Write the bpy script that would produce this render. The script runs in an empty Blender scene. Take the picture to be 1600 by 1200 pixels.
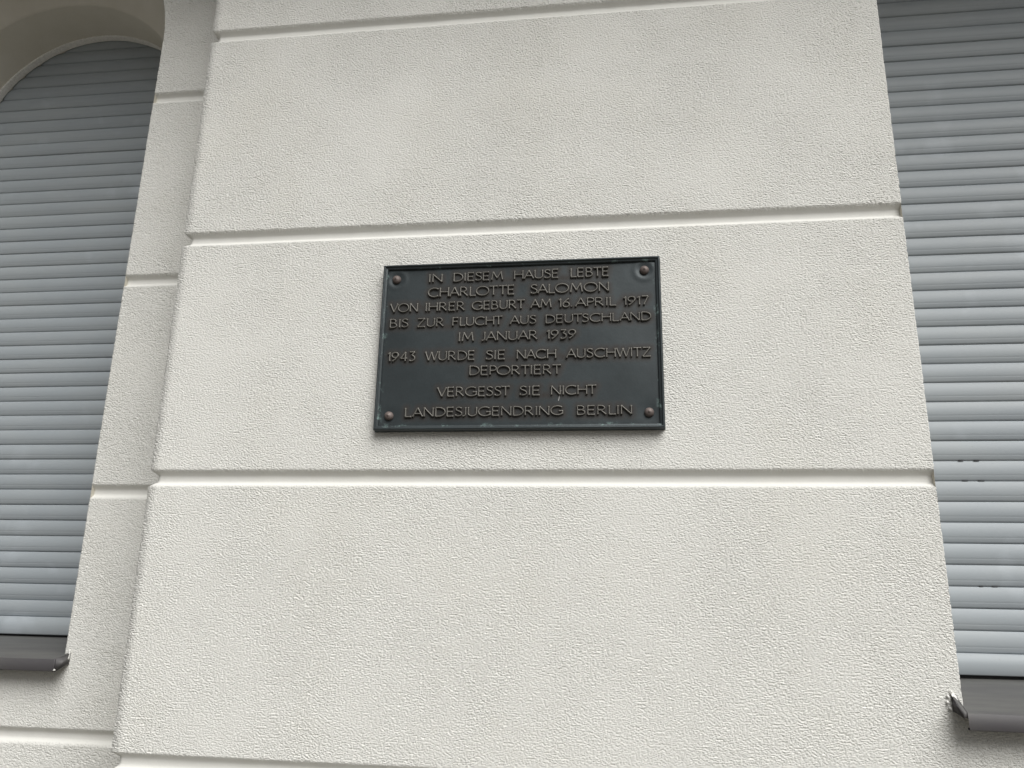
import bpy, bmesh, math, random
import numpy as np
from mathutils import Matrix, Vector
random.seed(7); rng = np.random.default_rng(11)
SC = bpy.context.scene; COL = SC.collection
S = 0.555                                     # metres per measured unit (one rustication course)
EYE = 1.60                                    # eye height above the pavement

# ------------------------------------------------------------------ camera
F_PX, CD, CX, PIT, YAW, ROL = 1226.6, 2.8013 * S, 1.7823 * S, 0.2659, 0.1346, 0.0200
cy, sy, cp, sp = math.cos(YAW), math.sin(YAW), math.cos(PIT), math.sin(PIT)
FW = Vector((-sy * cp, cy * cp, sp)); R0 = Vector((cy, sy, 0)); U0 = R0.cross(FW)
RT = R0 * math.cos(ROL) + U0 * math.sin(ROL); UP = U0 * math.cos(ROL) - R0 * math.sin(ROL)
CAM = Vector((CX, -CD, EYE))
cam = bpy.data.objects.new('camera', bpy.data.cameras.new('camera')); COL.objects.link(cam)
cam.matrix_world = Matrix(((RT.x, UP.x, -FW.x, CAM.x), (RT.y, UP.y, -FW.y, CAM.y), (RT.z, UP.z, -FW.z, CAM.z), (0, 0, 0, 1)))
cam.data.sensor_width = 36; cam.data.lens = F_PX / 1600 * 36
cam.data.clip_start = 0.02; cam.data.clip_end = 3000
SC.camera = cam

# ------------------------------------------------------------------ sky, sun, exposure
SUN_EL, SUN_AZ = math.radians(48), math.radians(147)   # azimuth clockwise from +y; the facade faces -y
w = bpy.data.worlds.new('World'); SC.world = w; w.use_nodes = True
nt = w.node_tree; bg = nt.nodes['Background']
sky = nt.nodes.new('ShaderNodeTexSky'); sky.sky_type = 'NISHITA'; sky.sun_disc = False
sky.sun_elevation = SUN_EL; sky.sun_rotation = SUN_AZ; sky.air_density = 1.0; sky.dust_density = 6.0; sky.ozone_density = 1.0
hs = nt.nodes.new('ShaderNodeHueSaturation'); hs.inputs['Saturation'].default_value = 0.18   # overcast: a nearly colourless sky
nt.links.new(sky.outputs[0], hs.inputs['Color']); nt.links.new(hs.outputs[0], bg.inputs['Color'])
bg.inputs['Strength'].default_value = 0.05
sl = bpy.data.lights.new('sun', 'SUN'); sl.energy = 3.0; sl.angle = math.radians(50); sl.color = (1, 0.990, 0.965)
sun = bpy.data.objects.new('sun', sl); COL.objects.link(sun)
sd = Vector((math.sin(SUN_AZ) * math.cos(SUN_EL), math.cos(SUN_AZ) * math.cos(SUN_EL), math.sin(SUN_EL)))
sun.rotation_euler = sd.to_track_quat('Z', 'Y').to_euler(); sun.location = (0, -6, 8)
SC.view_settings.view_transform = 'Standard'; SC.view_settings.look = 'None'
SC.view_settings.exposure = 0.18; SC.view_settings.gamma = 1.0
SC.render.engine = 'CYCLES'

# ------------------------------------------------------------------ helpers
def tag(o, label=None, cat=None, kind=None, group=None):
    if label: o['label'] = label
    if cat: o['category'] = cat
    if kind: o['kind'] = kind
    if group: o['group'] = group
    return o
def empty(name, loc=(0, 0, 0)):
    o = bpy.data.objects.new(name, None); COL.objects.link(o); o.location = loc; o.empty_display_size = 0.1
    return o
def link(name, me, m, parent=None, smooth=True):
    o = bpy.data.objects.new(name, me); COL.objects.link(o); me.materials.append(m)
    if parent:
        o.parent = parent; o.matrix_parent_inverse = Matrix.Translation(-parent.location)
    if smooth: me.shade_smooth()
    return o
class Build:
    """collects point grids and faces in measured units (x, y, z above the eye) and makes one mesh in metres"""
    def __init__(s): s.v, s.f, s.a, s.n = [], [], [], 0
    def grid(s, P, A=None, flip=False, wrap=False):
        P = np.asarray(P, float); r, c = P.shape[:2]
        i = np.arange(r * c).reshape(r, c) + s.n
        if wrap: i = np.c_[i, i[:, :1]]
        q = np.stack([i[:-1, :-1], i[:-1, 1:], i[1:, 1:], i[1:, :-1]], -1).reshape(-1, 4)
        s.f.append(q[:, ::-1] if flip else q); s.v.append(P.reshape(-1, 3)); s.n += r * c
        s.a.append(np.zeros(r * c) if A is None else np.broadcast_to(A, (r, c)).reshape(-1).astype(float))
    def box(s, x0, x1, y0, y1, z0, z1):
        p = np.array([[x0, y0, z0], [x1, y0, z0], [x1, y1, z0], [x0, y1, z0], [x0, y0, z1], [x1, y0, z1], [x1, y1, z1], [x0, y1, z1]], float)
        s.v.append(p); s.f.append(np.array([[0, 3, 2, 1], [4, 5, 6, 7], [0, 1, 5, 4], [1, 2, 6, 5], [2, 3, 7, 6], [3, 0, 4, 7]]) + s.n)
        s.n += 8; s.a.append(np.zeros(8))
    def poly(s, pts, quads):
        s.v.append(np.asarray(pts, float)); s.f.append(np.asarray(quads) + s.n); s.n += len(pts); s.a.append(np.zeros(len(pts)))
    def mesh(s, name, weld=0, attr=None, bevel=0):
        V = np.concatenate(s.v) * S; V[:, 2] += EYE; Fq = np.concatenate(s.f)
        me = bpy.data.meshes.new(name)
        me.vertices.add(len(V)); me.vertices.foreach_set('co', V.astype(np.float32).ravel())
        me.loops.add(Fq.size); me.loops.foreach_set('vertex_index', Fq.astype(np.int32).ravel())
        me.polygons.add(len(Fq)); me.polygons.foreach_set('loop_start', np.arange(0, Fq.size, 4, dtype=np.int32))
        me.update(calc_edges=True); me.validate()
        if attr:
            at = me.attributes.new(attr, 'FLOAT', 'POINT'); at.data.foreach_set('value', np.concatenate(s.a).astype(np.float32))
        if weld or bevel:
            bm = bmesh.new(); bm.from_mesh(me)
            if weld: bmesh.ops.remove_doubles(bm, verts=bm.verts, dist=weld)
            if bevel: bmesh.ops.bevel(bm, geom=[e for e in bm.edges if e.is_manifold and e.calc_face_angle(0) > 0.4], offset=bevel, segments=2, affect='EDGES', profile=0.5, clamp_overlap=True)
            bm.to_mesh(me); bm.free()
        return me
def cam_ray(u, v, y):
    """point on the plane y (units) that the photo's pixel u, v looks at; used once for measuring flat signs and arches"""
    d = RT * ((u - 800) / F_PX) - UP * ((v - 600) / F_PX) + FW
    t = (y * S + CD) / d.y
    p = CAM + d * t
    return p.x / S, (p.z - EYE) / S

# ------------------------------------------------------------------ materials
def mat(name):
    m = bpy.data.materials.new(name); m.use_nodes = True; t = m.node_tree
    return m, t, t.nodes['Principled BSDF'], t.nodes['Material Output']
def nd(t, typ, **kw):
    n = t.nodes.new('ShaderNode' + typ)
    for k, v in kw.items():
        if hasattr(n, k): setattr(n, k, v)
        else: n.inputs[k.replace('_', ' ')].default_value = v
    return n
def mth(t, op, a, b=None, clamp=False):
    n = t.nodes.new('ShaderNodeMath'); n.operation = op; n.use_clamp = clamp
    for i, x in enumerate((a, b)):
        if x is None: continue
        if isinstance(x, (int, float)): n.inputs[i].default_value = x
        else: t.links.new(x, n.inputs[i])
    return n.outputs[0]
def mixc(t, fac, a, b):
    n = t.nodes.new('ShaderNodeMix'); n.data_type = 'RGBA'
    for k, x in ((0, fac), (6, a), (7, b)):
        if isinstance(x, (int, float)): n.inputs[k].default_value = x
        elif isinstance(x, tuple): n.inputs[k].default_value = (*x, 1)
        else: t.links.new(x, n.inputs[k])
    return n.outputs[2]
def ramp(t, x, lo, hi):
    n = t.nodes.new('ShaderNodeMapRange'); n.inputs[1].default_value = lo; n.inputs[2].default_value = hi; t.links.new(x, n.inputs[0])
    return n.outputs[0]
def noise(t, co, scale, detail=2.0, rough=0.5, dist=0.0):
    n = t.nodes.new('ShaderNodeTexNoise'); n.inputs['Scale'].default_value = scale; n.inputs['Detail'].default_value = detail
    n.inputs['Roughness'].default_value = rough; n.inputs['Distortion'].default_value = dist
    if co is not None: t.links.new(co, n.inputs['Vector'])
    return n.outputs[0]
def coords(t, scale=(1, 1, 1)):
    tc = t.nodes.new('ShaderNodeTexCoord'); mp = t.nodes.new('ShaderNodeMapping'); mp.inputs['Scale'].default_value = scale
    t.links.new(tc.outputs['Object'], mp.inputs[0]); return mp.outputs[0]

def stucco_material():
    m, t, b, out = mat('stucco')
    co = coords(t, (0.74, 1, 1.12)); co1 = coords(t)
    at = t.nodes.new('ShaderNodeAttribute'); at.attribute_name = 'stucco'
    # rubbed render: flat floated skin broken by pits and torn crevices, in rougher and smoother patches
    patch = ramp(t, noise(t, co1, 13, 4.0, 0.65), 0.34, 0.66)
    lo = mth(t, 'ADD', 0.27, mth(t, 'MULTIPLY', patch, 0.09))
    pn = noise(t, co, 290, 2.0, 0.55, 0.1)
    pit = mth(t, 'MINIMUM', mth(t, 'DIVIDE', mth(t, 'SUBTRACT', pn, lo), 0.26), 1.0)
    h = mth(t, 'MULTIPLY', mth(t, 'SUBTRACT', pit, 1.0), 0.0018)
    h = mth(t, 'ADD', h, mth(t, 'MULTIPLY', mth(t, 'SUBTRACT', noise(t, co, 70, 3.0, 0.6), 0.5), 0.0012))
    h = mth(t, 'ADD', h, mth(t, 'MULTIPLY', mth(t, 'SUBTRACT', noise(t, co, 480, 1.0, 0.5), 0.5), 0.0007))
    zone = mth(t, 'ADD', 0.55, mth(t, 'MULTIPLY', ramp(t, noise(t, co1, 3.5, 3.0, 0.6), 0.35, 0.65), 0.6))       # more and less rubbed areas
    h = mth(t, 'MULTIPLY', h, mth(t, 'MULTIPLY', at.outputs['Fac'], zone))
    wav = mth(t, 'MULTIPLY', mth(t, 'SUBTRACT', noise(t, co1, 5, 2.0), 0.5), 0.0016)      # hand-floated unevenness
    fine = mth(t, 'MULTIPLY', mth(t, 'SUBTRACT', noise(t, co1, 60, 3.0, 0.6), 0.5), 0.0006)
    dp = nd(t, 'Displacement'); dp.inputs['Midlevel'].default_value = 0; dp.inputs['Scale'].default_value = 1
    t.links.new(mth(t, 'ADD', mth(t, 'ADD', h, wav), fine), dp.inputs['Height']); t.links.new(dp.outputs[0], out.inputs['Displacement'])
    m.displacement_method = 'BOTH'
    st = ramp(t, noise(t, co1, 3.2, 4.0, 0.6), 0.48, 0.75)
    sp = ramp(t, noise(t, co1, 38, 2.0, 0.5), 0.66, 0.80)
    c = mixc(t, mth(t, 'MULTIPLY', st, 0.35), (0.742, 0.738, 0.702), (0.722, 0.708, 0.645))
    c = mixc(t, mth(t, 'MULTIPLY', sp, 0.20), c, (0.64, 0.62, 0.55))
    t.links.new(c, b.inputs['Base Color']); b.inputs['Roughness'].default_value = 1.0; b.inputs['Specular IOR Level'].default_value = 0.08
    return m
def plaster_material():
    m, t, b, out = mat('smooth_plaster'); co = coords(t)
    bp = nd(t, 'Bump', Strength=0.35, Distance=0.002); t.links.new(noise(t, co, 70, 4.0, 0.6), bp.inputs['Height']); t.links.new(bp.outputs[0], b.inputs['Normal'])
    c = mixc(t, ramp(t, noise(t, co, 6, 4.0, 0.6), 0.35, 0.7), (0.66, 0.63, 0.56), (0.60, 0.57, 0.49))
    t.links.new(c, b.inputs['Base Color']); b.inputs['Roughness'].default_value = 0.85
    return m
def shutter_material():
    m, t, b, out = mat('grey_aluminium'); co = coords(t, (0.35, 1, 1.0)); co1 = coords(t)
    d = ramp(t, noise(t, co, 11, 5.0, 0.62), 0.42, 0.75)
    c = mixc(t, mth(t, 'MULTIPLY', d, 0.45), (0.322, 0.356, 0.382), (0.38, 0.405, 0.412))
    sm = ramp(t, noise(t, co1, 8, 3.0, 0.5), 0.60, 0.72)
    c = mixc(t, mth(t, 'MULTIPLY', sm, 0.30), c, (0.48, 0.525, 0.57))
    sp = ramp(t, noise(t, co1, 160, 2.0, 0.5), 0.70, 0.76)
    c = mixc(t, mth(t, 'MULTIPLY', sp, 0.25), c, (0.20, 0.20, 0.19))
    t.links.new(c, b.inputs['Base Color']); b.inputs['Roughness'].default_value = 0.52; b.inputs['Metallic'].default_value = 0.0
    bp = nd(t, 'Bump', Strength=0.12, Distance=0.001); t.links.new(noise(t, co, 40, 3.0), bp.inputs['Height']); t.links.new(bp.outputs[0], b.inputs['Normal'])
    return m
def sill_material():
    m, t, b, out = mat('dark_sheet_metal'); co = coords(t, (0.25, 1, 1)); co1 = coords(t)
    d = ramp(t, noise(t, co, 26, 5.0, 0.65), 0.40, 0.75)
    c = mixc(t, mth(t, 'MULTIPLY', d, 0.6), (0.072, 0.068, 0.072), (0.11, 0.108, 0.10))
    ge = t.nodes.new('ShaderNodeNewGeometry'); sx = t.nodes.new('ShaderNodeSeparateXYZ'); t.links.new(ge.outputs['True Normal'], sx.inputs[0])
    lay = mth(t, 'MULTIPLY', ramp(t, sx.outputs[2], 0.6, 0.95), mth(t, 'ADD', 0.35, mth(t, 'MULTIPLY', d, 0.6)), True)      # dust lying on the level top
    c = mixc(t, lay, c, (0.120, 0.122, 0.116))
    t.links.new(c, b.inputs['Base Color']); b.inputs['Roughness'].default_value = 0.55; b.inputs['Metallic'].default_value = 0.0
    return m
def simple(name, col, rough, metal=0.0, var=0.15, scale=40, bump=0.0):
    m, t, b, out = mat(name); co = coords(t)
    n = noise(t, co, scale, 4.0, 0.6)
    c = mixc(t, ramp(t, n, 0.3, 0.7), tuple(x * (1 - var) for x in col), tuple(min(1, x * (1 + var)) for x in col))
    t.links.new(c, b.inputs['Base Color']); b.inputs['Roughness'].default_value = rough; b.inputs['Metallic'].default_value = metal
    if bump:
        bp = nd(t, 'Bump', Strength=0.5, Distance=bump); t.links.new(n, bp.inputs['Height']); t.links.new(bp.outputs[0], b.inputs['Normal'])
    return m
def bronze_material(name, base, grime_col, verd=True):
    """patinated bronze: 'grime' marks the brown crust between letters, 'verdigris' the joint with the frame"""
    m, t, b, out = mat(name); co = coords(t)
    g = t.nodes.new('ShaderNodeAttribute'); g.attribute_name = 'grime'
    v = t.nodes.new('ShaderNodeAttribute'); v.attribute_name = 'verdigris'
    n = noise(t, co, 14, 5.0, 0.65); n2 = noise(t, co, 120, 4.0, 0.7)
    c = mixc(t, ramp(t, n, 0.35, 0.7), base, tuple(x * 0.72 for x in base))
    gm = mth(t, 'MULTIPLY', g.outputs['Fac'], ramp(t, n2, 0.1, 0.45), True)
    c = mixc(t, gm, c, grime_col)
    if verd:
        vm = mth(t, 'MULTIPLY', v.outputs['Fac'], ramp(t, noise(t, co, 45, 4.0, 0.75), 0.57, 0.68), True)
        c = mixc(t, mth(t, 'MULTIPLY', vm, 0.85), c, (0.25, 0.36, 0.34))
        rough = mth(t, 'ADD', 0.40, mth(t, 'MULTIPLY', mth(t, 'MAXIMUM', gm, vm), 0.25))
        t.links.new(rough, b.inputs['Roughness'])
    else: b.inputs['Roughness'].default_value = 0.5
    t.links.new(c, b.inputs['Base Color']); b.inputs['Metallic'].default_value = 0.35
    bp = nd(t, 'Bump', Strength=0.25, Distance=0.0008); t.links.new(n2, bp.inputs['Height']); t.links.new(bp.outputs[0], b.inputs['Normal'])
    return m
M_STUCCO, M_PLASTER, M_SHUT, M_SILL = stucco_material(), plaster_material(), shutter_material(), sill_material()
M_BRONZE = bronze_material('patinated_bronze', (0.045, 0.056, 0.060), (0.036, 0.032, 0.029))
M_LETTER = bronze_material('rubbed_bronze', (0.190, 0.184, 0.166), (0.06, 0.055, 0.05), False)
M_RIVET = simple('copper_rivet', (0.15, 0.122, 0.112), 0.55, 0.2, 0.25, 90, 0.0006)
M_SEAL_LIP = simple('sealant_and_lit_lip', (0.80, 0.79, 0.76), 0.95, 0, 0.15, 160, 0.002)  # sealant dabs, and the arch lip whitened for caught light
M_PAVE = simple('granite_pavement', (0.105, 0.096, 0.078), 0.85, 0, 0.25, 3, 0.002)
M_ROAD = simple('asphalt', (0.055, 0.055, 0.055), 0.9, 0, 0.2, 20, 0.002)
M_DARK = simple('dark_plastic', (0.05, 0.05, 0.055), 0.5)

# ------------------------------------------------------------------ measured facade (units; z from the eye, y into the house)
W = 2.8527; D = 0.3997; A = 0.5183            # pier width, depth of the recess, width of the recessed strip
Z1, GH, GE, CH = 2.4477, 0.0603, 0.0240, 0.0162   # top groove, groove height, depth, chamfer
GROOVES = [Z1 + 1] + [Z1 - k for k in range(0, 6)]
ZG = -EYE / S; ZTOP = 5.0; SHADE_R = 0.32; SHADE_P = 0.92    # reach of the unseen overhang, added for its shade, over recess and projection
STEP = 0.0037
VIS_LO, VIS_HI = -0.78, 2.75
def rows(z0, z1, lo=VIS_LO, hi=VIS_HI):
    """heights with inset and roughness, grooves cut as trapezoids with soft inner corners"""
    prof = []
    for zu in GROOVES:
        prof += [(zu + 0.0035, 0, 1), (zu, 0.0012, 1.2), (zu - CH * .5, GE * .52, .10), (zu - CH, GE * .95, .04), (zu - CH - .006, GE, .04),
                 (zu - GH / 2, GE, .04), (zu - GH + CH + .006, GE, .04), (zu - GH + CH, GE * .95, .04), (zu - GH + CH * .5, GE * .52, .10), (zu - GH, 0.0012, 1.2), (zu - GH - .0035, 0, 1)]
    z = [z0]
    while z[-1] < z1 - 1e-6:
        zz = z[-1]; st = STEP if lo <= zz < hi else 0.05
        z.append(min(zz + st, z1))
    inb = [q for q in prof if z0 < q[0] < z1]
    keep = [q for q in z if not any(zu - GH - .0055 < q < zu + .0055 for zu in GROOVES) or q in (z0, z1)]
    r = [(q, 0.0, 1.0) for q in keep] + inb
    r.sort(); return np.array(r)
def spaced(x0, x1, st): return np.linspace(x0, x1, max(2, int(round((x1 - x0) / st)) + 1))

# arch outlines, right half, as (centre offset from jamb, spring height, radius)
class Arch:
    def __init__(s, jamb, side, spring, rad): s.j, s.side, s.cz, s.r = jamb, side, spring, rad; s.cx = jamb + side * rad
    def edge(s, z):                           # x of the opening's edge at height z on the jamb's side
        z = np.asarray(z, float); t = np.clip((z - s.cz) / s.r, 0, 1)
        return s.cx - s.side * s.r * np.sqrt(1 - t ** 2)
    def outline(s, zb, n=40, grow=0.0):       # from the sill up the near jamb, over the arch, down the far jamb
        r = s.r + grow; p = [(s.cx - s.side * r, z) for z in np.linspace(zb, s.cz, 8)[:-1]]
        p += [(s.cx - s.side * r * math.cos(a), s.cz + r * math.sin(a)) for a in np.linspace(0, math.pi, n)]
        p += [(s.cx + s.side * r, z) for z in np.linspace(s.cz, zb, 8)[1:]]
        return np.array(p)
L_OUT = Arch(-0.5215, -1, 2.77, 0.90); L_MID = Arch(-0.547, -1, 2.509, 0.807); L_IN = Arch(-0.583, -1, 2.565, 0.742)
R_OUT = Arch(W, 1, 2.74, 0.90); R_MID = Arch(W + 0.026, 1, 2.48, 0.807); R_IN = Arch(W + 0.045, 1, 2.535, 0.742)
Y_MID, Y_IN = 0.30, 0.55

house = empty('apartment_house', (W / 2 * S, 0, 0))
tag(house, 'cream stuccoed house front with grooved courses and two shuttered arched windows', 'house')

# projecting wall: pier between the windows, the wall under the right sill, and the plain wall above and beyond
b = Build()
ZS_R = -0.328                                  # wall line under the right sill
def pier_rows(z0, z1, xr_fn, jamb, lo=VIS_LO, hi=VIS_HI):
    R = rows(z0, z1, lo, hi); n = len(R); z, e, a = R.T
    cols = []; rd = 0.006
    for y in (0.60, 0.45, 0.30, 0.15, 0.08, 0.05): cols.append((np.stack([0 + e, np.full(n, y) + e * 0, z], -1), a * .9))
    for y in (0.040, 0.030, 0.022, 0.015): cols.append((np.stack([0 + e, y + e, z], -1), a))
    cols.append((np.stack([rd * .3 + e, rd * .3 + e, z], -1), a))
    xr = xr_fn(z)
    if jamb:
        for u in spaced(0.013, 1, STEP / W): cols.append((np.stack([(xr - .004) * u + 0.0 * z, e, z], -1), a))
        cols.append((np.stack([xr - .001, e + .0015, z], -1), a)); cols.append((np.stack([xr, e + .004, z], -1), a))
        for y in (0.032, 0.05, 0.09): cols.append((np.stack([xr + .0005, np.full(n, y), z], -1), a * .6))
    else:
        X = np.concatenate([spaced(0.013, 1, STEP / W) * (W - .004)])
        for x in X: cols.append((np.stack([np.full(n, x), e, z], -1), a))
        for x in np.concatenate([spaced(W, W + .62, STEP), spaced(W + .65, W + 1.8 + 0.8, 0.05)]): cols.append((np.stack([np.full(n, x), e, z], -1), a))
    b.grid(np.stack([c[0] for c in cols], 1), np.stack([c[1] for c in cols], 1))
pier_rows(ZS_R, R_OUT.cz + R_OUT.r, R_OUT.edge, True)
pier_rows(ZG - .02, ZS_R, lambda z: z * 0 + W, False)
ZA = R_OUT.cz + R_OUT.r
def flat(x0, x1, z0, z1, y, st=0.06, lo=9, hi=9, fx=None):
    R = rows(z0, z1, lo, hi); z, e, a = R.T; X = spaced(x0, x1, st)
    b.grid(np.stack([np.stack([np.full(len(z), x) if fx is None else x0 + (x - x0) / (x1 - x0) * (fx(z) - x0), y + e, z], -1) for x in X], 1), np.repeat(a[:, None], len(X), 1))
flat(0, W + 2.6, ZA, ZTOP, 0)
far = lambda z: 2 * R_OUT.cx - R_OUT.edge(z)
R_ = rows(ZS_R, ZA, 9, 9); z, e, a = R_.T; X = spaced(0, 1, 0.06)
b.grid(np.stack([np.stack([far(z) + (W + 2.6 - far(z)) * u, e, z], -1) for u in X], 1), np.repeat(a[:, None], len(X), 1))
link('projecting_wall', b.mesh('projecting_wall', weld=1e-5, attr='stucco'), M_STUCCO, house)

# recessed wall: narrow strip beside the pier, wall under the left sill, and what lies left and above
b = Build(); ZS_L = -0.292
def strip_rows(z0, z1, xl_fn, jamb, lo=VIS_LO, hi=3.25):
    R = rows(z0, z1, lo, hi); n = len(R); z, e, a = R.T; cols = []
    if jamb:
        xl = xl_fn(z)
        for y in (0.09, 0.05, 0.032): cols.append((np.stack([xl - .0005, np.full(n, D + y), z], -1), a * .6))
        cols.append((np.stack([xl, D + e + .004, z], -1), a)); cols.append((np.stack([xl + .001, D + e + .0015, z], -1), a))
        for u in spaced(0, 1, STEP / A): x = xl + .004; cols.append((np.stack([x + (0.06 - x) * u, D + e, z], -1), a))
    else:
        for x in np.concatenate([spaced(-3.2, -1.02, .05), spaced(-1.0, L_OUT.j, STEP)]): cols.append((np.stack([np.full(n, x), D + e, z], -1), a))
        for u in spaced(0, 1, STEP / A): x = L_OUT.j + .004; cols.append((np.stack([np.full(n, x + (0.06 - x) * u), D + e, z], -1), a))
    b.grid(np.stack([c[0] for c in cols], 1), np.stack([c[1] for c in cols], 1))
ZB = L_OUT.cz + L_OUT.r
strip_rows(ZS_L, ZB, L_OUT.edge, True); strip_rows(ZG - .02, ZS_L, None, False)
flat(-3.2, 0.06, ZB, ZTOP, D)
far = lambda z: 2 * L_OUT.cx - L_OUT.edge(z)
R_ = rows(ZS_L, ZB, 9, 9); z, e, a = R_.T
b.grid(np.stack([np.stack([-3.2 + (far(z) + 3.2) * u, D + e, z], -1) for u in X], 1), np.repeat(a[:, None], len(X), 1))
link('recessed_wall', b.mesh('recessed_wall', weld=1e-5, attr='stucco'), M_STUCCO, house)

# the rest of the house behind and above (keeps daylight out from behind)
b = Build(); y1 = D + Y_IN + 0.25
b.box(-3.2, W + 2.6, y1, y1 + 9, ZG - .02, ZTOP + .003); b.box(-3.2, W + 2.6, -.1, y1 - .003, ZTOP + .006, ZTOP + .25)
b.box(-3.3, -3.203, D - .002, y1 + 9, ZG - .02, ZTOP + .2); b.box(W + 2.603, W + 2.7, -.002, y1 + 9, ZG - .02, ZTOP + .2)
link('house_body', b.mesh('house_body'), M_PLASTER, house, False)

b = Build(); b.box(-3.2, -.003, -SHADE_R, D + .3, 3.76, 3.95); b.box(0, W + 2.6, -SHADE_P, D + .3, 3.70, 3.952)  # unseen slabs and parapets, added to shade the upper wall
b.box(-3.2, -.006, -SHADE_R - .02, -SHADE_R + .16, 3.953, 5.6); b.box(0.003, W + 2.597, -SHADE_P - .02, -SHADE_P + .16, 3.955, 5.6)
link('shade_overhang', b.mesh('shade_overhang', bevel=0.006), M_PLASTER, house, False)

# arched reveals: splayed outer soffit, straight inner soffit, ragged lip at the shutter
def reveal(out, mid, inn, y0, zb, label):
    b = Build(); C = []
    o = out.outline(zb, grow=.003); m = mid.outline(zb); i = inn.outline(zb); lip = inn.outline(zb, grow=-.008)
    n = len(o); jit = np.interp(np.arange(n), np.arange(0, n, 2), rng.normal(0, .0022, len(range(0, n, 2)))); ln = lip - np.array([inn.cx, inn.cz]); ln[:, 1] = np.maximum(ln[:, 1], 0)
    ln /= np.maximum(np.linalg.norm(ln, axis=1), 1e-6)[:, None]; lip = lip + ln * jit[:, None]
    def ring(p, y): return np.c_[p[:, 0], np.full(len(p), y), p[:, 1]]
    L = [(o, 0.002), (o, .02)]
    for u in (.25, .5, .75, .97): L.append((o + (m - o) * u, .02 + (Y_MID - .02) * u))
    L.append((m, Y_MID))
    for u in (.03, .25, .5, .75, .97): L.append((m + (i - m) * u, Y_MID + (Y_IN - Y_MID) * u))
    L += [(i, Y_IN), (i, Y_IN + .06)]
    b.grid(np.stack([ring(p, y0 + y) for p, y in L], 0), flip=(out.side > 0))
    root = tag(link('window_reveal', b.mesh('window_reveal'), M_PLASTER, house), label)
    b = Build(); j2 = np.interp(np.arange(n), np.arange(0, n, 3), rng.normal(0, .0015, len(range(0, n, 3))))[:, None] * ln
    L = [(i, -.003), (i + (lip - i) * .5, -.004), (i + (lip - i) * .9 + j2, -.002), (lip + j2, .004), (lip, .04)]
    b.grid(np.stack([ring(p, y0 + Y_IN + y) for p, y in L], 0), flip=(out.side > 0))
    e = link('lit_plaster_lip', b.mesh('lit_plaster_lip'), M_SEAL_LIP, None); e.parent = root  # pale plaster edge, whitened further for the light it catches
    return root
reveal(L_OUT, L_MID, L_IN, D, ZS_L - .03, 'deep shaded arched reveal of the window in the recess')
reveal(R_OUT, R_MID, R_IN, 0.0, ZS_R - .03, 'arched reveal of the window in the projecting wall')

# roller shutters
def shutter(inn, y0, z_bar_top, z_bar_bot, pitch, label, seed):
    rg = np.random.default_rng(seed)
    ys = y0 + Y_IN + .052; x0, x1 = inn.cx - inn.r - .03, inn.cx + inn.r + .03
    b = Build(); z = z_bar_top; X = spaced(x0, x1, .05); k = 0
    sag = .0084
    while z < inn.cz + inn.r + .06:
        tilt = rg.normal(0, .0014); off = rg.normal(0, .0008)
        P = []; N = 16
        wob = np.interp(X, np.linspace(x0, x1, 7), rg.normal(0, .0005, 7))
        u = np.concatenate([[0.0], np.linspace(0.03, 0.25, 5), [0.262, 0.268], np.linspace(0.28, 0.93, 9), [0.965, 0.985, 1.0]])
        for q in u:
            yb = ys - sag * (1 - (2 * (q - .02) / .96 - 1) ** 2 * 1.0) - tilt * (q - .5) + off
            if 0.262 <= q <= 0.268: yb += .0003                                  # fine bead line
            if q == 0: yb = ys + .005
            if q >= 0.985: yb = ys + (.003 if q < 1 else .009)
            P.append(np.c_[X, yb + wob, np.full(len(X), z + pitch * q)])
        b.grid(np.stack(P, 0)); z += pitch; k += 1
    root = tag(link('roller_shutter', b.mesh('roller_shutter'), M_SHUT, house), label)
    b = Build(); h = z_bar_top - z_bar_bot
    pr = [(.012, 1.0), (-.004, .995), (-.012, .96), (-.013, .5), (-.013, .07), (-.010, .03), (.02, .0), (.05, .0)]
    b.grid(np.stack([np.c_[X, np.full(len(X), ys + y), np.full(len(X), z_bar_bot + h * t)] for y, t in pr], 0), flip=True)
    bar = link('bottom_bar', b.mesh('bottom_bar'), M_SHUT, None, False); bar.parent = root
    b = Build(); b.box(x0, x1, ys + .022, ys + .08, z_bar_bot - .03, z_bar_bot + .012)  # dark strip filling the gap under the bottom bar
    g = link('dark_gap_strip', b.mesh('dark_gap_strip'), M_DARK, None, False); g.parent = root
    return root
shutter(L_IN, D, -.138, -.2265, .0806, 'grey roller shutter closed in the recessed window', 3)
shut_r = shutter(R_IN, 0.0, -.1715, -.2540, .0834, 'grey roller shutter closed in the window on the projecting wall', 4)

# solid dark strips for the shade inside light slots in three joints of that shutter
YS = Y_IN + .052
for u, v, wd in ((1497, 716.3, 8), (1521, 716.3, 9), (1503, 748.2, 9), (1528, 748.2, 10), (1530, 915, 6), (1550, 915, 9)):
    xa, za = cam_ray(u, v, YS - .001); xb, _ = cam_ray(u + wd, v, YS - .001)
    b = Build(); zj = -.1715 + .0834 * round((za + .1715) / .0834)
    b.box(xa, xb, YS - .0035, YS + .01, zj - .0006, zj + .0016)
    o = link('light_slot', b.mesh('light_slot'), M_DARK, None, False); o.parent = shut_r

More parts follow.
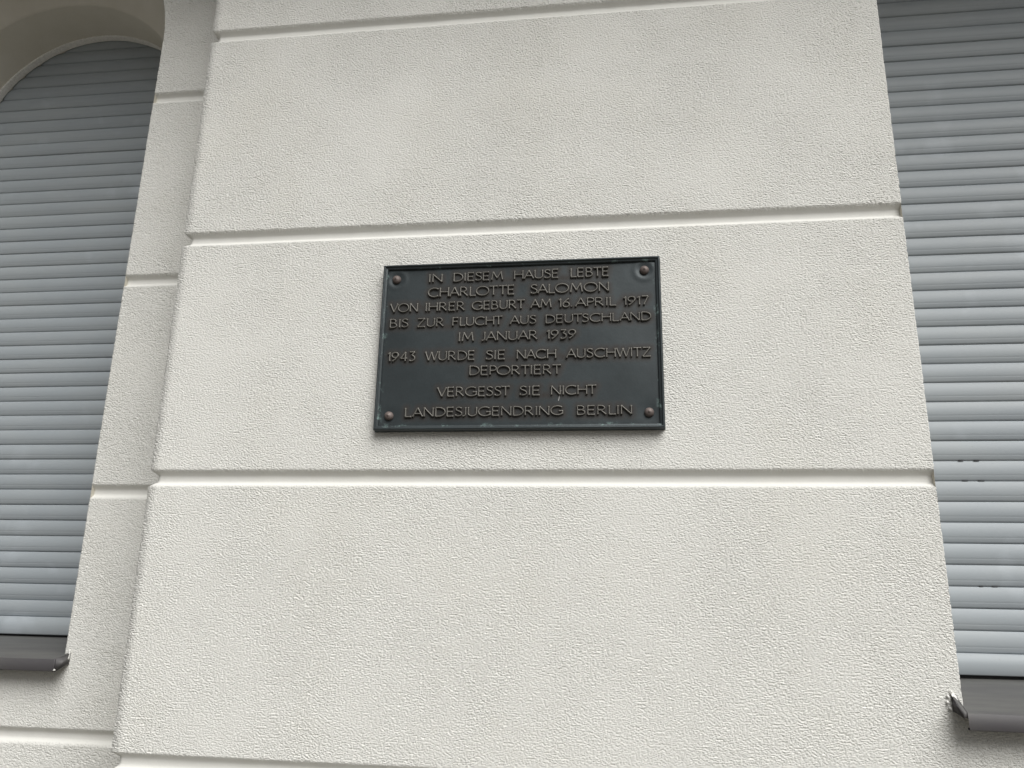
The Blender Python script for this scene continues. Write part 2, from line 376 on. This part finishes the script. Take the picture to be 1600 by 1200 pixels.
# window sills: sloping sheet metal, folded apron, upturned end cap
def sill(x_end, side, y0, zb, zf, y_front, apron, up, ear, low, label):
    b = Build(); t = .004; L = 1.95
    yb = y0 + Y_IN + .09; yf = y0 + y_front; x_far = x_end + side * L
    X = np.linspace(x_end, x_far, 40)
    pr = [(yb, zb), ((yb + yf) / 2, (zb + zf) / 2), (yf + .0005, zf + .0001), (yf, zf - .0004), (yf - .001, zf - apron + .002), (yf, zf - apron), (yf + .012, zf - apron + .001), (yf + .013, zf - apron + .006)]
    wob = np.interp(X, np.linspace(min(x_end, x_far), max(x_end, x_far), 9), rng.normal(0, .0007, 9))
    top = np.stack([np.c_[X, np.full(40, y), z + wob] for y, z in pr], 0)
    b.grid(top, flip=(side > 0))
    root = tag(link('window_sill', b.mesh('window_sill'), M_SILL, house, False), label)
    # end cap: side plate that stands up along the sill's end
    b = Build(); x0, x1 = x_end - side * .012, x_end - side * .0015
    zw = zf + (zb - zf) * (y0 - yf) / (yb - yf)                     # sill top where it meets the wall face
    Q = [(yf - .002, zf - low), (yf - .002, zf + .002), (y0 - .012, zw + up), (y0 + .02, zw + up + .004), (y0 + .02, zw + up - ear), (y0 - .012, zw + up - ear)]
    m = len(Q); pts = [(x0, y, z) for y, z in Q] + [(x1, y, z) for y, z in Q]
    qs = [(i, (i + 1) % m, m + (i + 1) % m, m + i) for i in range(m)] + [(0, 1, 2, 5), (2, 3, 4, 5), (m + 5, m + 2, m + 1, m), (m + 5, m + 4, m + 3, m + 2)]
    b.poly(pts, qs)
    me = b.mesh('end_cap', bevel=0.0008)
    bm = bmesh.new(); bm.from_mesh(me); bmesh.ops.recalc_face_normals(bm, faces=bm.faces); bm.to_mesh(me); bm.free()
    c = link('end_cap', me, M_SILL, None, False); c.parent = root
    return root
def dab(parent, pts, rad, name='sealant'):
    """ragged smear of sealant or torn plaster along a line"""
    b = Build(); P = [np.array(p, float) for p in pts]; n = 9; ring = []
    for k in range(len(P) * 4 - 3):
        i, u = divmod(k, 4); p = P[i] + (P[min(i + 1, len(P) - 1)] - P[i]) * u / 4
        r = rad * (0.55 + .9 * rng.random()) * (0.25 if k in (0, len(P) * 4 - 4) else 1)
        ring.append(np.stack([p + np.array((math.cos(a) * r * (.8 + .5 * rng.random()), math.sin(a) * r * .8, math.cos(a * 2 + 1) * r * .5)) for a in np.linspace(0, 2 * math.pi, n, endpoint=False)]))
    b.grid(np.stack(ring, 0), wrap=True)
    o = link(name, b.mesh(name), M_SEAL_LIP, None); o.parent = parent
s1 = sill(-0.505, -1, D, -.232, -.278, -.08, .047, .012, .042, .048, 'dark sheet metal sill under the recessed window')
dab(s1, [(-.500, D - .078, -.312), (-.494, D - .083, -.322)], .005)
dab(s1, [(-.497, D - .004, -.243), (-.494, D - .006, -.262), (-.495, D - .008, -.285)], .004)
s2 = sill(W - .022, 1, 0.0, -.262, -.312, -.08, .048, .034, .044, .014, 'dark sheet metal sill under the projecting window')
dab(s2, [(W - .031, .006, -.262), (W - .029, -.015, -.276), (W - .030, -.035, -.290), (W - .027, -.055, -.303), (W - .028, -.076, -.313)], .0046)
for dx, dy, dz in ((-.047, -.002, -.268), (-.050, -.003, -.285), (-.044, -.004, -.304), (-.036, -.002, -.255)):
    dab(s2, [(W + dx, dy, dz), (W + dx + .004, dy - .002, dz - .009)], .0036)


# ------------------------------------------------------------------ memorial plaque
TY = -0.036                                    # front of the frame
FY, PY = -0.022, -0.010                        # face of the plate is PY..: plate front at FY
def zx(u, v, y): return cam_ray(560 + u / 3.2, 380 + v / 3.2, y)
cor = [zx(125, 112, TY), zx(1508, 60, TY), zx(1532, 922, TY), zx(75, 932, TY)]
PX0 = (cor[0][0] + cor[3][0]) / 2; PX1 = (cor[1][0] + cor[2][0]) / 2; PZ1 = (cor[0][1] + cor[1][1]) / 2; PZ0 = (cor[2][1] + cor[3][1]) / 2
FWD = .0175                                    # frame width
plaque = empty('memorial_plaque', ((PX0 + PX1) / 2 * S, FY * S, EYE + PZ0 * S))
tag(plaque, 'dark bronze memorial plaque with raised German lettering fixed to the cream stucco wall', 'plaque')

# stroke alphabet, cap height 1
def arc(cx, cy, rx, ry, a0, a1, n=14):
    return [(cx + rx * math.cos(math.radians(a)), cy + ry * math.sin(math.radians(a))) for a in np.linspace(a0, a1, n)]
S_ = [(.43, .86), (.36, .95), (.25, 1), (.13, .97), (.05, .87), (.05, .74), (.13, .63), (.25, .55), (.38, .46), (.45, .34), (.45, .19), (.37, .06), (.23, 0), (.09, .03), (.0, .13)]
G = {
 'A': [[(0, 0), (.36, 1)], [(.36, 1), (.72, 0)], [(.13, .34), (.59, .34)]],
 'B': [[(0, 0), (0, 1)], [(0, 1), (.2, 1)] + arc(.2, .765, .21, .235, 85, -85) + [(0, .53)], [(.1, .53), (.22, .53)] + arc(.22, .265, .26, .265, 85, -85) + [(0, 0)]],
 'C': [arc(.46, .5, .46, .5, 48, 312, 22)],
 'D': [[(0, 0), (0, 1)], [(0, 1), (.2, 1)] + arc(.22, .5, .46, .5, 88, -88, 18) + [(0, 0)]],
 'E': [[(0, 0), (0, 1)], [(0, 1), (.43, 1)], [(0, .52), (.38, .52)], [(0, 0), (.45, 0)]],
 'F': [[(0, 0), (0, 1)], [(0, 1), (.43, 1)], [(0, .52), (.38, .52)]],
 'G': [arc(.46, .5, .46, .5, 48, 318, 22), [(.82, .12), (.82, .45)], [(.56, .45), (.84, .45)]],
 'H': [[(0, 0), (0, 1)], [(.64, 0), (.64, 1)], [(0, .53), (.64, .53)]],
 'I': [[(0, 0), (0, 1)]],
 'J': [[(.26, 1), (.26, .2)] + arc(.08, .2, .18, .2, -10, -100, 7)],
 'L': [[(0, 0), (0, 1)], [(0, 0), (.42, 0)]],
 'M': [[(0, 0), (.12, 1)], [(.12, 1), (.42, .22)], [(.42, .22), (.72, 1)], [(.72, 1), (.84, 0)]],
 'N': [[(0, 0), (0, 1)], [(0, 1), (.64, 0)], [(.64, 0), (.64, 1)]],
 'O': [arc(.47, .5, .47, .5, 0, 360, 30)],
 'P': [[(0, 0), (0, 1)], [(0, 1), (.2, 1)] + arc(.2, .735, .25, .265, 85, -85) + [(0, .47)]],
 'R': [[(0, 0), (0, 1)], [(0, 1), (.2, 1)] + arc(.2, .745, .24, .255, 85, -85) + [(0, .49)], [(.2, .49), (.54, 0)]],
 'S': [S_], 'T': [[(0, 1), (.6, 1)], [(.3, 0), (.3, 1)]],
 'U': [[(0, 1), (0, .32)] + arc(.29, .3, .29, .3, 180, 360, 12) + [(.58, .32), (.58, 1)]],
 'V': [[(0, 1), (.34, 0)], [(.34, 0), (.68, 1)]],
 'W': [[(0, 1), (.26, 0)], [(.26, 0), (.49, .96)], [(.49, .96), (.72, 0)], [(.72, 0), (.98, 1)]],
 'Z': [[(.02, 1), (.56, 1)], [(.56, 1), (0, 0)], [(0, 0), (.6, 0)]],
 '1': [[(.0, .84), (.14, 1)], [(.14, 1), (.14, 0)]],
 '3': [[(.03, 1), (.44, 1)], [(.44, 1), (.2, .62)], arc(.18, .3, .28, .32, 80, -130, 14)],
 '4': [[(.42, -.04), (.42, 1)], [(.42, 1), (0, .28)], [(0, .28), (.58, .28)]],
 '6': [arc(.28, .3, .28, .3, 0, 360, 22), [(.5, 1), (.24, .75), (.08, .5), (.01, .3)]],
 '7': [[(0, 1), (.5, 1)], [(.5, 1), (.16, 0)]],
 '9': [arc(.28, .7, .28, .3, 0, 360, 22), [(.06, 0), (.32, .25), (.48, .5), (.55, .7)]],
 '.': [[(.0, .02), (.0, .1)]],
}
def glyph_width(c): xs = [p[0] for s in G[c] for p in s]; return min(xs), max(xs)
HREL = .0085                                   # relief of the letters
def stroke(b, pts, wd, hj, cap):
    P = np.array(pts); n = len(P)
    closed = np.hypot(*(P[0] - P[-1])) < 1e-4
    if not closed:                              # add points so the ends can flare into small serifs
        seg = np.hypot(*np.diff(P, axis=0).T); Ltot = seg.sum(); cum = np.r_[0, np.cumsum(seg)]
        fl = min(.16 * cap, Ltot * .3); tt = sorted(set(np.round(np.r_[cum, fl, Ltot - fl, fl * .4, Ltot - fl * .4], 6)))
        P = np.c_[np.interp(tt, cum, P[:, 0]), np.interp(tt, cum, P[:, 1])]; n = len(P); tt = np.array(tt)
        e = np.minimum(tt, Ltot - tt); wv = wd * (1 + .75 * np.clip(1 - e / fl, 0, 1) ** 2)
    else: wv = np.full(n, wd)
    T = np.gradient(P, axis=0)
    if closed: T[0] = T[-1] = P[1] - P[-2]
    T /= np.linalg.norm(T, axis=1)[:, None]; N = np.c_[-T[:, 1], T[:, 0]]
    h = HREL * hj; prof = [(.5, 0), (.44, .78), (.26, .97), (0, 1.0), (-.26, .97), (-.44, .78), (-.5, 0)]
    rowsP = [np.c_[P[:, 0] + N[:, 0] * wv * a, np.full(n, FY + .0005) - h * k, P[:, 1] + N[:, 1] * wv * a] for a, k in prof]
    Gd = np.stack(rowsP, 1)
    if not closed:                              # close the two ends
        Gd = np.concatenate([np.stack([np.c_[Gd[0][:, 0], np.full(7, FY + .0005), Gd[0][:, 2]]]), Gd, np.stack([np.c_[Gd[-1][:, 0], np.full(7, FY + .0005), Gd[-1][:, 2]]])], 0)
    b.grid(Gd, flip=True)
LINES = [  # words with left and right limits, base line left and right, cap line left and right (in the enlarged plaque view)
 ([('IN', 352, 418), ('DIESEM', 474, 722), ('HAUSE', 777, 1001), ('LEBTE', 1060, 1253)], 352, 196, 153, 1253, 164, 115),
 ([('CHARLOTTE', 345, 780), ('SALOMON', 858, 1252)], 345, 271, 222, 1252, 240, 190),
 ([('VON', 155, 295), ('IHRER', 334, 530), ('GEBURT', 565, 832), ('AM', 858, 965), ('16.', 1000, 1068), ('APRIL', 1082, 1292), ('1917', 1325, 1452)], 155, 347, 301, 1452, 307, 260),
 ([('BIS', 155, 247), ('ZUR', 292, 425), ('FLUCHT', 468, 720), ('AUS', 755, 888), ('DEUTSCHLAND', 935, 1465)], 155, 424, 378, 1465, 385, 340),
 ([('IM', 500, 575), ('JANUAR', 613, 895), ('1939', 940, 1088)], 500, 492, 443, 1088, 476, 428),
 ([('1943', 143, 282), ('WURDE', 330, 580), ('SIE', 634, 733), ('NACH', 790, 988), ('AUSCHWITZ', 1037, 1465)], 143, 592, 543, 1465, 567, 517),
 ([('DEPORTIERT', 553, 1015)], 553, 661, 612, 1015, 655, 604),
 ([('VERGESST', 390, 757), ('SIE', 803, 908), ('NICHT', 962, 1192)], 390, 769, 718, 1192, 756, 706),
 ([('LANDESJUGENDRING', 230, 1025), ('BERLIN', 1092, 1368)], 230, 870, 820, 1368, 856, 806)]
ink = []
YL = FY - HREL
for words, ul, bl, cl, ur, br, cr in LINES:
    for wtxt, u0, u1 in words:
        b = Build()
        um = (u0 + u1) / 2; k = (um - ul) / (ur - ul)
        x0, zb0 = zx(u0, bl + (br - bl) * (u0 - ul) / (ur - ul), YL); x1, zb1 = zx(u1, bl + (br - bl) * (u1 - ul) / (ur - ul), YL)
        _, zc = zx(um, cl + (cr - cl) * k, YL); cap = zc - (zb0 + zb1) / 2
        wd = .125 * cap; x0 += wd * .45; x1 -= wd * .45
        adv, xs = 0, []
        for i, c in enumerate(wtxt):
            a0, a1 = glyph_width(c)
            if i: adv += .20 - (.09 if c in 'AVWJT' or wtxt[i - 1] in 'AVWLTP' else 0) - (.05 if c in 'OCGS' or wtxt[i - 1] in 'ODSCG' else 0) + (.03 if c == 'I' or wtxt[i - 1] == 'I' else 0)
            xs.append(adv - a0); adv += a1 - a0
        kx = (x1 - x0) / adv
        for i, c in enumerate(wtxt):
            jz = random.uniform(-.008, .008) * cap
            for s in G[c]:
                pts = [(x0 + (xs[i] + p[0]) * kx, zb0 + (zb1 - zb0) * (xs[i] + p[0]) / max(adv, .01) + p[1] * (cap - wd) + wd * .5 + jz) for p in s]
                stroke(b, pts, wd, random.uniform(.92, 1.06), cap); ink += pts
        o = link('raised_word', b.mesh('raised_word', attr='grime'), M_LETTER, None, True); o.parent = plaque; o.matrix_parent_inverse = Matrix.Translation(-plaque.location)

# plate with brown crust round the letters, slight dents at the rivets
ink = np.array(ink)
seg = []
for i in range(len(ink) - 1):
    if np.hypot(*(ink[i + 1] - ink[i])) < .05: seg += [ink[i] + (ink[i + 1] - ink[i]) * t for t in (0, .33, .66)]
ink = np.array(seg)
riv = [zx(187, 176, FY - .015), zx(1430, 127, FY - .015), zx(147, 860, FY - .015), zx(1455, 841, FY - .015)]
b = Build(); gx = spaced(PX0 + FWD * .6, PX1 - FWD * .6, .005); gz = spaced(PZ0 + FWD * .6, PZ1 - FWD * .6, .005)
GX, GZ = np.meshgrid(gx, gz); dist = np.full(GX.shape, 9.)
for k in range(0, len(ink), 400):
    q = ink[k:k + 400]; dist = np.minimum(dist, np.sqrt(((GX[..., None] - q[:, 0]) ** 2 + (GZ[..., None] - q[:, 1]) ** 2).min(-1)))
grime = np.clip(1.15 - dist / .022, 0, 1)
gy = np.full(GX.shape, FY)
for k, (x, z) in enumerate(riv):
    rr = np.hypot(GX - x, GZ - z); gy += .003 * np.exp(-(rr / .035) ** 2) - .002 * np.exp(-((rr - .034) / .012) ** 2) * (k < 2)
gy += .0012 * (np.sin(GX * 9 + 1) * np.cos(GZ * 7) + .6 * np.sin(GX * 17 + GZ * 13))
b.grid(np.stack([GX, gy, GZ], -1), grime)
ed = np.minimum(np.minimum(GX - gx[0], gx[-1] - GX) * 1.0, GZ - gz[0]); ed = np.minimum(ed, (gz[-1] - GZ) * 1.6)
me = b.mesh('plate', attr='grime')
at = me.attributes.new('verdigris', 'FLOAT', 'POINT'); at.data.foreach_set('value', np.clip(1.25 - ed / .014, 0, 1).astype(np.float32).ravel())
def plaque_part(name, me, m, smooth=True):
    o = link(name, me, m, None, smooth); o.parent = plaque; o.matrix_parent_inverse = Matrix.Translation(-plaque.location); return o
plaque_part('plate', me, M_BRONZE)
# frame: mitred profile running round the plate
b = Build()
prof = [(-.003, -.004), (.0, -.006), (.0, TY + .003), (.002, TY), (.0065, TY), (.008, TY + .0022), (.0085, TY + .0045), (.012, TY + .0052), (.0145, TY + .0055), (.0175, TY + .0085), (.0180, FY + .004)]
ringc = lambda i: np.array([(PX0 + i, PZ0 + i), (PX1 - i, PZ0 + i), (PX1 - i, PZ1 - i), (PX0 + i, PZ1 - i)])
sides = []
for k in range(4):
    L = []
    for i, y in prof:
        c = ringc(i); p, q = c[k], c[(k + 1) % 4]; t = np.linspace(0, 1, 60)
        X = p[0] + (q[0] - p[0]) * t; Z = p[1] + (q[1] - p[1]) * t
        L.append(np.c_[X, np.full(60, y), Z])
    b.grid(np.stack(L, 0))
me = b.mesh('frame')
n = len(me.vertices); at = me.attributes.new('verdigris', 'FLOAT', 'POINT')
vv = np.zeros((4, len(prof), 60)); vv[:, 8:, :] = .85; vv[:, 6:8, :] = .35; at.data.foreach_set('value', vv.astype(np.float32).ravel())
plaque_part('frame', me, M_BRONZE, False)
b = Build(); b.box(PX0 + .004, PX1 - .004, -.0155, -.004, PZ0 + .004, PZ1 - .004)
plaque_part('backing', b.mesh('backing'), M_DARK, False)
for x, z in riv:
    b = Build(); rad = .0175; L = []
    for r, h in ((1.0, 0), (.98, .25), (.88, .52), (.68, .75), (.42, .9), (.22, .97), (.12, 1.12), (.001, 1.2)):
        L.append([(x + rad * r * math.cos(a), FY + .001 - .0155 * h, z + rad * r * math.sin(a)) for a in np.linspace(0, 2 * math.pi, 24, endpoint=False)])
    b.grid(np.array(L), wrap=True)
    plaque_part('rivet', b.mesh('rivet'), M_RIVET)
# pale drip scratch under the last but one line
b = Build(); p = [zx(1012, 735, FY), zx(1006, 762, FY), zx(1000, 788, FY)]
b.grid(np.stack([np.array([(x + dx * s, FY - .0003 - (.0009 if dx == 0 else 0), z) for (x, z), s in zip(p, (.6, 1, .8))]) for dx in (-.0028, 0, .0028)], 0), flip=True)
plaque_part('scratch', b.mesh('scratch'), simple('pale_scrape', (0.33, 0.33, 0.32), 0.6, 0, .3, 300))

# ------------------------------------------------------------------ ground (below the picture: bounces daylight up)
def sheet(name, x0, x1, y0, y1, z, m):
    me = bpy.data.meshes.new(name); me.from_pydata([(x0, y0, z), (x1, y0, z), (x1, y1, z), (x0, y1, z)], [], [(0, 1, 2, 3)])
    return tag(link(name, me, m, None, False), None, None, 'structure')
sheet('ground', -1500, 1500, -1500, 1500, -0.16, M_PAVE)
sheet('road', -300, 300, -11.5, -4.2, -0.12, M_ROAD)
b = Build()
def kerbbox(name, x0, x1, y0, y1, z0, z1, m):
    bm = bmesh.new(); bmesh.ops.create_cube(bm, size=1)
    bmesh.ops.scale(bm, vec=(x1 - x0, y1 - y0, z1 - z0), verts=bm.verts); bmesh.ops.translate(bm, vec=((x0 + x1) / 2, (y0 + y1) / 2, (z0 + z1) / 2), verts=bm.verts)
    me = bpy.data.meshes.new(name); bm.to_mesh(me); bm.free(); return tag(link(name, me, m, None, False), None, None, 'structure')
kerbbox('pavement', -300, 300, -4.2, 12, -0.155, 0.0, M_PAVE)
